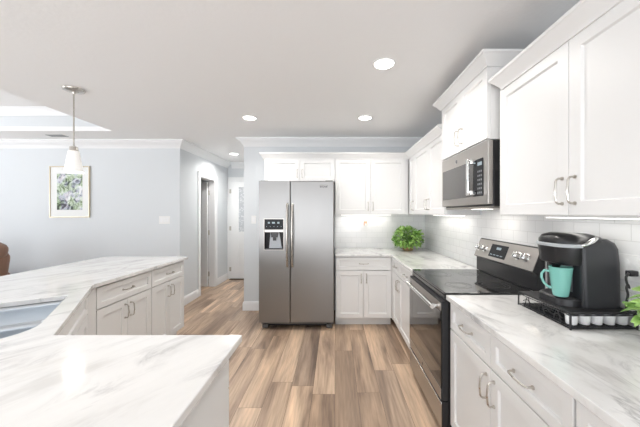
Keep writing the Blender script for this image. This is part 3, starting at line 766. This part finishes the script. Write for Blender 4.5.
# ------------------------------------------------------------------ pendant
t = thing('pendant_light', 'small pendant lamp with frosted glass shade hanging over the peninsula', 'pendant lamp', (-2.31, 2.52, CZ))
bm = bmesh.new(); lathe(bm, [(.078, 0), (.080, -.006), (.076, -.016), (.045, -.024), (.014, -.028), (.010, -.045)], 40); link('canopy', bm, M['nickel'], t, smooth=True)
bm = bmesh.new(); tube(bm, [(0, 0, -.03), (0, 0, -.52)], .0055, 12)
link('rod', bm, M['nickel'], t, smooth=True)
bm = bmesh.new(); lathe(bm, [(.012, -.505), (.030, -.512), (.033, -.545), (.028, -.552)], 28); link('socket_cup', bm, M['nickel'], t, smooth=True)
bm = bmesh.new(); lathe(bm, [(.030, -.546), (.040, -.552), (.045, -.59), (.056, -.66), (.068, -.735), (.065, -.735), (.053, -.66), (.042, -.592), (.037, -.556), (.030, -.550)], 40, cap=False); link('lamp_shade', bm, M['frosted'], t, smooth=True)
bm = bmesh.new(); lathe(bm, [(.012, -.552), (.018, -.58), (.03, -.62), (.031, -.64), (.022, -.665), (.004, -.675)], 24); link('bulb', bm, mat('bulb_glow', (1, 1, 1), .4, emit=(1, .93, .84), es=4), t, smooth=True)
pl = bpy.data.lights.new('pendant_lamp', 'POINT'); pl.energy = 2.5; pl.shadow_soft_size = .03; pl.color = (1, .93, .84)
o = bpy.data.objects.new('pendant_lamp', pl); COL.objects.link(o); o.parent = t; o.location = (0, 0, -.71)

# ------------------------------------------------------------------ framed picture
t = thing('framed_picture', 'framed watercolour print with wide white mat on the left wall', 'picture', (-3.98, LY, 1.745))
bm = bmesh.new(); a, b = .30, .385; f = .014
box(bm, -a, -a+f, -.025, -.001, -b, b); box(bm, a-f, a, -.025, -.001, -b, b); box(bm, -a+f, a-f, -.025, -.001, -b, -b+f); box(bm, -a+f, a-f, -.025, -.001, b-f, b)
link('frame', bm, M['gold'], t, bevel=.002)
bm = bmesh.new(); box(bm, -a+f, a-f, -.014, -.010, -b+f, b-f); link('mat_board', bm, M['mat_board'], t)
bm = bmesh.new(); box(bm, -.19, .19, -.0165, -.0145, -.27, .27); link('print', bm, M['art'], t)

# switches and outlets
def plate(name, label, cat, loc, rz, gangs=1, kind='switch', wd=None):
    t = thing(name, label, cat, loc, rz)
    w_ = wd or (.07+.046*(gangs-1)); bm = bmesh.new(); rbox(bm, -w_/2, w_/2, -.006, 0, -.058, .058, .002, 2); pp = link('cover_plate', bm, M['white_plastic'], t)
    for g in range(gangs):
        cx = (g-(gangs-1)/2)*.046
        if kind == 'switch':
            bm = bmesh.new(); rbox(bm, cx-.016, cx+.016, -.010, -.0062, -.033, .033, .002, 2); link('switch_rocker', bm, M['trim'], t)
        else:
            for dz in (-.02, .02):
                bm = bmesh.new(); lathe(bm, [(.017, -.0085), (.017, -.0062)], 20, (cx, 0, dz), 'y')
                for sx in (-.006, .006): box(bm, cx+sx-.001, cx+sx+.001, -.0092, -.0084, dz-.002, dz+.007)
                link('socket', bm, M['white_plastic'], t)
    return t
plate('light_switch', 'white three-gang light switch on the left wall near the hall corner', 'light switch', (-2.565, LY-.0005, 1.322), 0, 3)
plate('light_switch', 'white switch plate on the wall strip beside the refrigerator', 'light switch', (-1.19, BY-.0005, 1.33), 0, 1)
plate('wall_outlet', 'white outlet on the back tiles with a tan plug-in', 'outlet', (.445, BY-.0085, 1.235), 0, 1, 'outlet')
plate('wall_outlet', 'white outlet on the right wall tiles behind the coffee maker', 'outlet', (WX-.0085, 1.262, 1.18), RZ, 2, 'outlet')
t = thing('plug_in_light', 'small copper-toned plug-in night light on the back tiles', 'night light', (.445, BY-.0195, 1.275))
bm = bmesh.new(); rbox(bm, -.026, .026, -.026, -.0, -.03, .035, .010, 3); link('housing', bm, M['copper'], t)
bm = bmesh.new(); rbox(bm, -.016, .016, -.034, -.0265, -.052, -.0, .004, 2); link('lens', bm, M['white_plastic'], t)

# ceiling vent
t = thing('ceiling_vent', 'small grey vent grille in the ceiling behind the pendant lamp', 'vent', (-3.92, 4.02, CZ))
bm = bmesh.new(); a, b = .12, .05
box(bm, -a, a, -b, -b+.015, -.006, -.0005); box(bm, -a, a, b-.015, b, -.006, -.0005); box(bm, -a, -a+.015, -b+.015, b-.015, -.006, -.0005); box(bm, a-.015, a, -b+.015, b-.015, -.006, -.0005)
link('frame', bm, M['grey_plastic'] if False else mat('vent_grey', (.42, .43, .44), .5), t)
bm = bmesh.new()
for k in range(5): box(bm, -a+.016, a-.016, -b+.018+k*.0145, -b+.026+k*.0145, -.007, -.0015)
link('louvre', bm, mat('vent_louvre', (.30, .31, .32), .5), t)

# ------------------------------------------------------------------ leather armchair
def armchair():
    t = thing('armchair', 'brown leather armchair by the far wall, only its rounded back edge in view', 'armchair', (-4.80, 3.60, 0), PI*.0)
    def cush(name, x0, x1, y0, y1, z0, z1, r, rot=None):
        bm = bmesh.new(); cx, cy, cz = (x0+x1)/2, (y0+y1)/2, (z0+z1)/2
        rbox(bm, x0-cx, x1-cx, y0-cy, y1-cy, z0-cz, z1-cz, r, 4)
        for v in bm.verts: v.co.z += .012*math.sin(v.co.x*20)*math.cos(v.co.y*17)
        o = link(name, bm, M['leather'], t, (cx, cy, cz), rot, smooth='all'); return o
    # the chair looks along -X, its side towards the viewer
    cush('base', -.38, .30, -.36, .36, .06, .30, .05)
    cush('seat', -.42, .16, -.25, .25, .28, .46, .07)
    cush('arm', -.42, .26, -.44, -.25, .06, .62, .08)
    cush('arm', -.42, .26, .25, .44, .06, .62, .08)
    cush('backrest', .12, .36, -.33, .33, .36, .92, .10, (0, .15, 0))
    cush('headrest', .14, .42, -.28, .28, .82, 1.05, .10, (0, .2, 0))
    for x in (-.32, .24):
        for y in (-.32, .32):
            bm = bmesh.new(); lathe(bm, [(.018, 0), (.025, .07)], 12, (x, y, 0)); link('leg', bm, M['blackm'], t)
armchair()

# ------------------------------------------------------------------ coffee corner
Zr = CT
rx0, rx1, ry0, ry1 = 1.022, 1.312, 1.237, 1.587
rack = thing('pod_rack', 'black wire coffee pod drawer rack under the coffee maker', 'rack', ((rx0+rx1)/2, (ry0+ry1)/2, CT))
a, b = (rx1-rx0)/2, (ry1-ry0)/2
bm = bmesh.new()
rbox(bm, -a, a, -b, b, .066, .076, .004, 2)
link('top_plate', bm, M['blackm'], rack)
bm = bmesh.new()
for z in (.006, .062):
    for p, q in (((-a, -b), (a, -b)), ((a, -b), (a, b)), ((a, b), (-a, b)), ((-a, b), (-a, -b))): tube(bm, [(*p, z), (*q, z)], .0024, 8)
for x, y in ((-a, -b), (a, -b), (a, b), (-a, b)): tube(bm, [(x, y, .0), (x, y, .068)], .0042, 8)
for k in range(1, 7):      # zigzag wire pattern on the aisle side
    y = -b+2*b*k/7; tube(bm, [(-a, y, .006), (-a, y+(.02 if k % 2 else -.02), .062)], .002, 6)
for k in range(1, 5): tube(bm, [(-a+.001, -b+2*b*k/5-.03, .034), (-a, -b+2*b*k/5, .05), (-a+.001, -b+2*b*k/5+.03, .034)], .002, 6)
link('wire_frame', bm, M['blackm'], rack, smooth=True)
bm = bmesh.new(); box(bm, -a+.008, a-.008, -b+.006, b-.008, .008, .011)
for k in range(9):
    x = -a+.02+k*(2*a-.04)/8; tube(bm, [(x, -b+.004, .012), (x, b-.01, .012)], .0018, 6)
link('drawer_tray', bm, M['grey_plastic'], rack)
# pods in a row in the drawer
def pod_mesh():
    bm = bmesh.new(); lathe(bm, [(.019, 0), (.021, .002), (.0245, .040), (.0272, .041), (.0272, .0435), (.0245, .0445)], 28)
    return bm
pm = None
words = ['leftmost', 'second from left', 'middle', 'fourth from left', 'fifth from left']
for k in range(5):
    x = (rx0+rx1)/2-a+.034+k*.0553
    if pm is None:
        root = thing('coffee_pod', '', 'coffee pod', (x, ry0+.036, CT+.0140)); c_ = link('cup', pod_mesh(), M['pod_white'], root, smooth=True)
        bm = bmesh.new(); lathe(bm, [(.0255, .0446), (.0255, .0452)], 28); lid = link('foil_lid', bm, M['pod_foil'], root)
        pm = root; r = root
    else:
        r = pm.copy(); COL.objects.link(r); r.location.x = x
        for ch in (c_, lid): q = ch.copy(); q.parent = r; COL.objects.link(q)
    tag(r, 'white coffee pod in the wire rack front row, '+words[k], 'coffee pod', 'coffee pods in the front row of the rack')

# coffee maker, faces the aisle (-X)
cmx, cmy, cmz = 1.017, 1.40, CT+.0765
cm = thing('coffee_maker', 'black single-serve coffee maker with chrome trim standing on the pod rack', 'coffee maker', (cmx, cmy, cmz), math.radians(0))
def rounded_plan(x0, x1, hw, rf, rb, n=8):
    """outline in plan, front at x0 rounded by rf and back by rb"""
    pts = []
    for (cx, cy, r, a0) in ((x0+rf, -hw+rf, rf, PI), (x1-rb, -hw+rb, rb, 1.5*PI), (x1-rb, hw-rb, rb, 0), (x0+rf, hw-rf, rf, .5*PI)):
        for k in range(n+1):
            q = a0+k*PI/2/n; pts.append((cx+r*math.cos(q), cy+r*math.sin(q)))
    return pts
def stack(levels, name, m, parent, smooth=True):
    """levels: list of (z, outline, dz function)"""
    bm = bmesh.new(); R = []
    for lv in levels:
        z, o = lv[0], lv[1]; fz = lv[2] if len(lv) > 2 else (lambda x, y: 0)
        R.append([bm.verts.new((x, y, z+fz(x, y))) for x, y in o])
    n = len(R[0])
    for P, Q in zip(R, R[1:]):
        for k in range(n): bm.faces.new((P[k], P[(k+1) % n], Q[(k+1) % n], Q[k]))
    bm.faces.new(R[0][::-1]); bm.faces.new(R[-1])
    return link(name, bm, m, parent, smooth=smooth)
hw = .118
# tower at the back
stack([(0, rounded_plan(.108, .292, hw, .02, .05)), (.01, rounded_plan(.106, .296, hw+.001, .02, .05)), (.20, rounded_plan(.100, .296, hw, .02, .055)), (.266, rounded_plan(.098, .291, hw-.002, .02, .055)),
       (.292, rounded_plan(.098, .280, hw-.007, .02, .055)), (.310, rounded_plan(.098, .258, hw-.020, .02, .055))], 'tower', M['grey_plastic'], cm)
# base with drip tray
stack([(0, rounded_plan(.022, .115, hw-.018, .07, .01)), (.030, rounded_plan(.024, .115, hw-.018, .07, .01)), (.036, rounded_plan(.03, .115, hw-.024, .066, .01))], 'base', M['black'], cm)
stack([(.0365, rounded_plan(.032, .098, hw-.034, .055, .01)), (.040, rounded_plan(.034, .098, hw-.036, .055, .01))], 'drip_tray', M['blackm'], cm)
# head
tilt = lambda x, y: (x-.1)*.10
stack([(.190, rounded_plan(.038, .12, hw-.018, .06, .01)), (.196, rounded_plan(.030, .12, hw-.012, .07, .01)), (.262, rounded_plan(.022, .12, hw-.006, .075, .01)), (.272, rounded_plan(.020, .12, hw-.006, .075, .01))], 'brew_head', M['black'], cm)
stack([(.2725, rounded_plan(.016, .115, hw-.004, .08, .02)), (.282, rounded_plan(.010, .115, hw-.002, .08, .02)), (.288, rounded_plan(.016, .115, hw-.006, .08, .02))], 'front_lip', mat('lip_silver', (.52, .55, .58), .3, .2), cm)
dome = lambda s: (lambda x, y: s*(1-((x-.10)/.16)**2*.9-(y/.13)**2*.8))
stack([(.2885, rounded_plan(.024, .215, hw-.008, .075, .04)), (.300, rounded_plan(.022, .235, hw-.010, .075, .05), dome(.008)), (.314, rounded_plan(.034, .23, hw-.024, .065, .05), dome(.016)), (.320, rounded_plan(.060, .20, hw-.060, .045, .04), dome(.020))], 'lid', M['black'], cm)
bm = bmesh.new()
pts = [(.095, -hw+.004, .284), (.11, -hw-.002, .289), (.14, -hw+.0, .304), (.17, -hw+.012, .314), (.19, -hw+.04, .318)]
tube(bm, pts, [.006, .009, .011, .009, .005], 12); link('handle', bm, M['chrome'], cm, smooth=True)
bm = bmesh.new(); tube(bm, [(.098, -hw-.001, .01), (.098, -hw-.001, .27)], .003, 8); link('seam', bm, M['black'], cm, smooth=True)
bm = bmesh.new(); lathe(bm, [(.022, .170), (.03, .196)], 20, (.062, 0, 0)); link('nozzle', bm, M['black'], cm, smooth=True)
bm = bmesh.new(); box(bm, .0975, .1, -.06, .06, .06, .19); link('splash_panel', bm, mat('splash_grey', (.30, .31, .33), .3, .6), cm)

# mug
mg = thing('mug', 'teal ceramic mug on the drip tray of the coffee maker', 'mug', (cmx+.050, cmy-.052, cmz+.0405), math.radians(152))
bm = bmesh.new(); lathe(bm, [(.026, 0), (.030, .002), (.034, .02), (.040, .07), (.047, .135), (.0475, .138), (.0445, .138), (.037, .07), (.031, .02), (.004, .012)], 40); link('cup', bm, M['teal'], mg, smooth=True)
bm = bmesh.new(); tube(bm, [(.040, 0, .112), (.062, 0, .116), (.073, 0, .100), (.074, 0, .080), (.064, 0, .056), (.050, 0, .040), (.035, 0, .036)], [.0065, .006, .0055, .0055, .0055, .006, .007], 12); link('handle', bm, M['teal'], mg, smooth=True)

# power cord with plug
def smooth_path(P, n=6):
    P = [Vector(p) for p in P]; Q = [P[0]]+P+[P[-1]]; out = []
    for i in range(1, len(Q)-2):
        a, b, c, d = Q[i-1:i+3]
        for k in range(n):
            u = k/n; out.append(.5*((2*b)+(c-a)*u+(2*a-5*b+4*c-d)*u*u+(3*b-a-3*c+d)*u**3))
    return out+[P[-1]]
bm = bmesh.new()
tube(bm, smooth_path([(1.275, 1.238, 1.160), (1.258, 1.225, 1.158), (1.248, 1.222, 1.145), (1.252, 1.222, 1.12), (1.262, 1.222, 1.10), (1.256, 1.222, 1.115), (1.250, 1.222, 1.10), (1.258, 1.224, 1.07), (1.250, 1.224, 1.03), (1.256, 1.224, 1.0), (1.272, 1.222, .997), (1.305, 1.228, .997)]), .0046, 10)
rbox(bm, 1.270, 1.3065, 1.249-.012-.013, 1.249-.012+.013, 1.148, 1.172, .004, 2)
tag(link('power_cord', bm, M['black'], smooth=True), 'black power cord and plug running from the coffee maker to the right outlet', 'cord')

# ------------------------------------------------------------------ plants
def leafmesh(bm, base, d, length, width, droop, roll):
    d = d.normalized(); side = d.cross(Vector((0, 0, 1)))
    if side.length < .1: side = Vector((1, 0, 0))
    side.normalize(); side = Matrix.Rotation(roll, 3, d) @ side; up = side.cross(d).normalized()
    rows = []; n = 5
    for i in range(n+1):
        u = i/n; wv = width*math.sin(PI*min(1, u*.94+.06))**.75*(1-.25*u)
        if i == n: wv = width*.04
        c = base+d*length*u+Vector((0, 0, -droop*u*u*length))
        rows.append([bm.verts.new(c-side*wv+up*wv*.25), bm.verts.new(c), bm.verts.new(c+side*wv+up*wv*.25)])
    for P, Q in zip(rows, rows[1:]):
        bm.faces.new((P[0], P[1], Q[1], Q[0])); bm.faces.new((P[1], P[2], Q[2], Q[1]))
def plant(name, label, loc, rad, hgt, n, ll, lw, leafm, pot_prof, potm, hidden_low=0.0):
    t = thing(name, label, 'plant', loc)
    bm = bmesh.new(); lathe(bm, pot_prof, 32); pt = link('pot', bm, potm, t, smooth=True)
    zt = max(p[1] for p in pot_prof)
    rr = max(p[0] for p in pot_prof)*.8
    bm = bmesh.new(); lathe(bm, [(rr, zt-.02), (rr*.5, zt-.008), (.001, zt-.006)], 24); link('soil', bm, M['soil'], t)
    ms = bmesh.new(); ml = bmesh.new()
    for i in range(n):
        a = random.uniform(0, 2*PI); e = math.acos(random.uniform(-.35+hidden_low, 1))
        k = random.uniform(.55, 1.0)**.6
        tip = Vector((rad*k*math.sin(e)*math.cos(a), rad*k*math.sin(e)*math.sin(a), zt+hgt*.36+hgt*.62*k*math.cos(e)))
        tip.z = max(tip.z, .03)
        if i % 3 == 0:
            st = Vector((random.uniform(-.3, .3)*rr, random.uniform(-.3, .3)*rr, zt-.012)); mid = (st+tip)/2+Vector((0, 0, .03))
            tube(ms, [st, mid, tip], [.0022, .0018, .0012], 5)
        out = Vector((math.sin(e)*math.cos(a), math.sin(e)*math.sin(a), math.cos(e)*.6+.15))+Vector([random.uniform(-.5, .5) for _ in range(3)])
        s = random.uniform(.7, 1.2)
        leafmesh(ml, tip-out.normalized()*ll*s*.5, out, ll*s, lw*s, random.uniform(.1, .5), random.uniform(-.8, .8))
    link('stem', ms, M['stem'], t)
    link('foliage', ml, leafm, t, smooth='all')
    return t
plant('potted_plant', 'bushy bright green plant in a small wicker basket in the counter corner', (1.0, 3.91, CT), .215, .29, 620, .050, .017, M['leaf'],
      [(.055, 0), (.07, .008), (.075, .06), (.07, .062), (.065, .05)], M['basket'], -.35)
plant('potted_plant', 'pale green round-leaved plant cut off by the right frame edge, on the near counter', (1.215, 1.045, CT), .105, .20, 60, .055, .021, M['leaf2'],
      [(.035, 0), (.045, .01), (.052, .075), (.047, .077), (.043, .06)], M['pot'], .0)
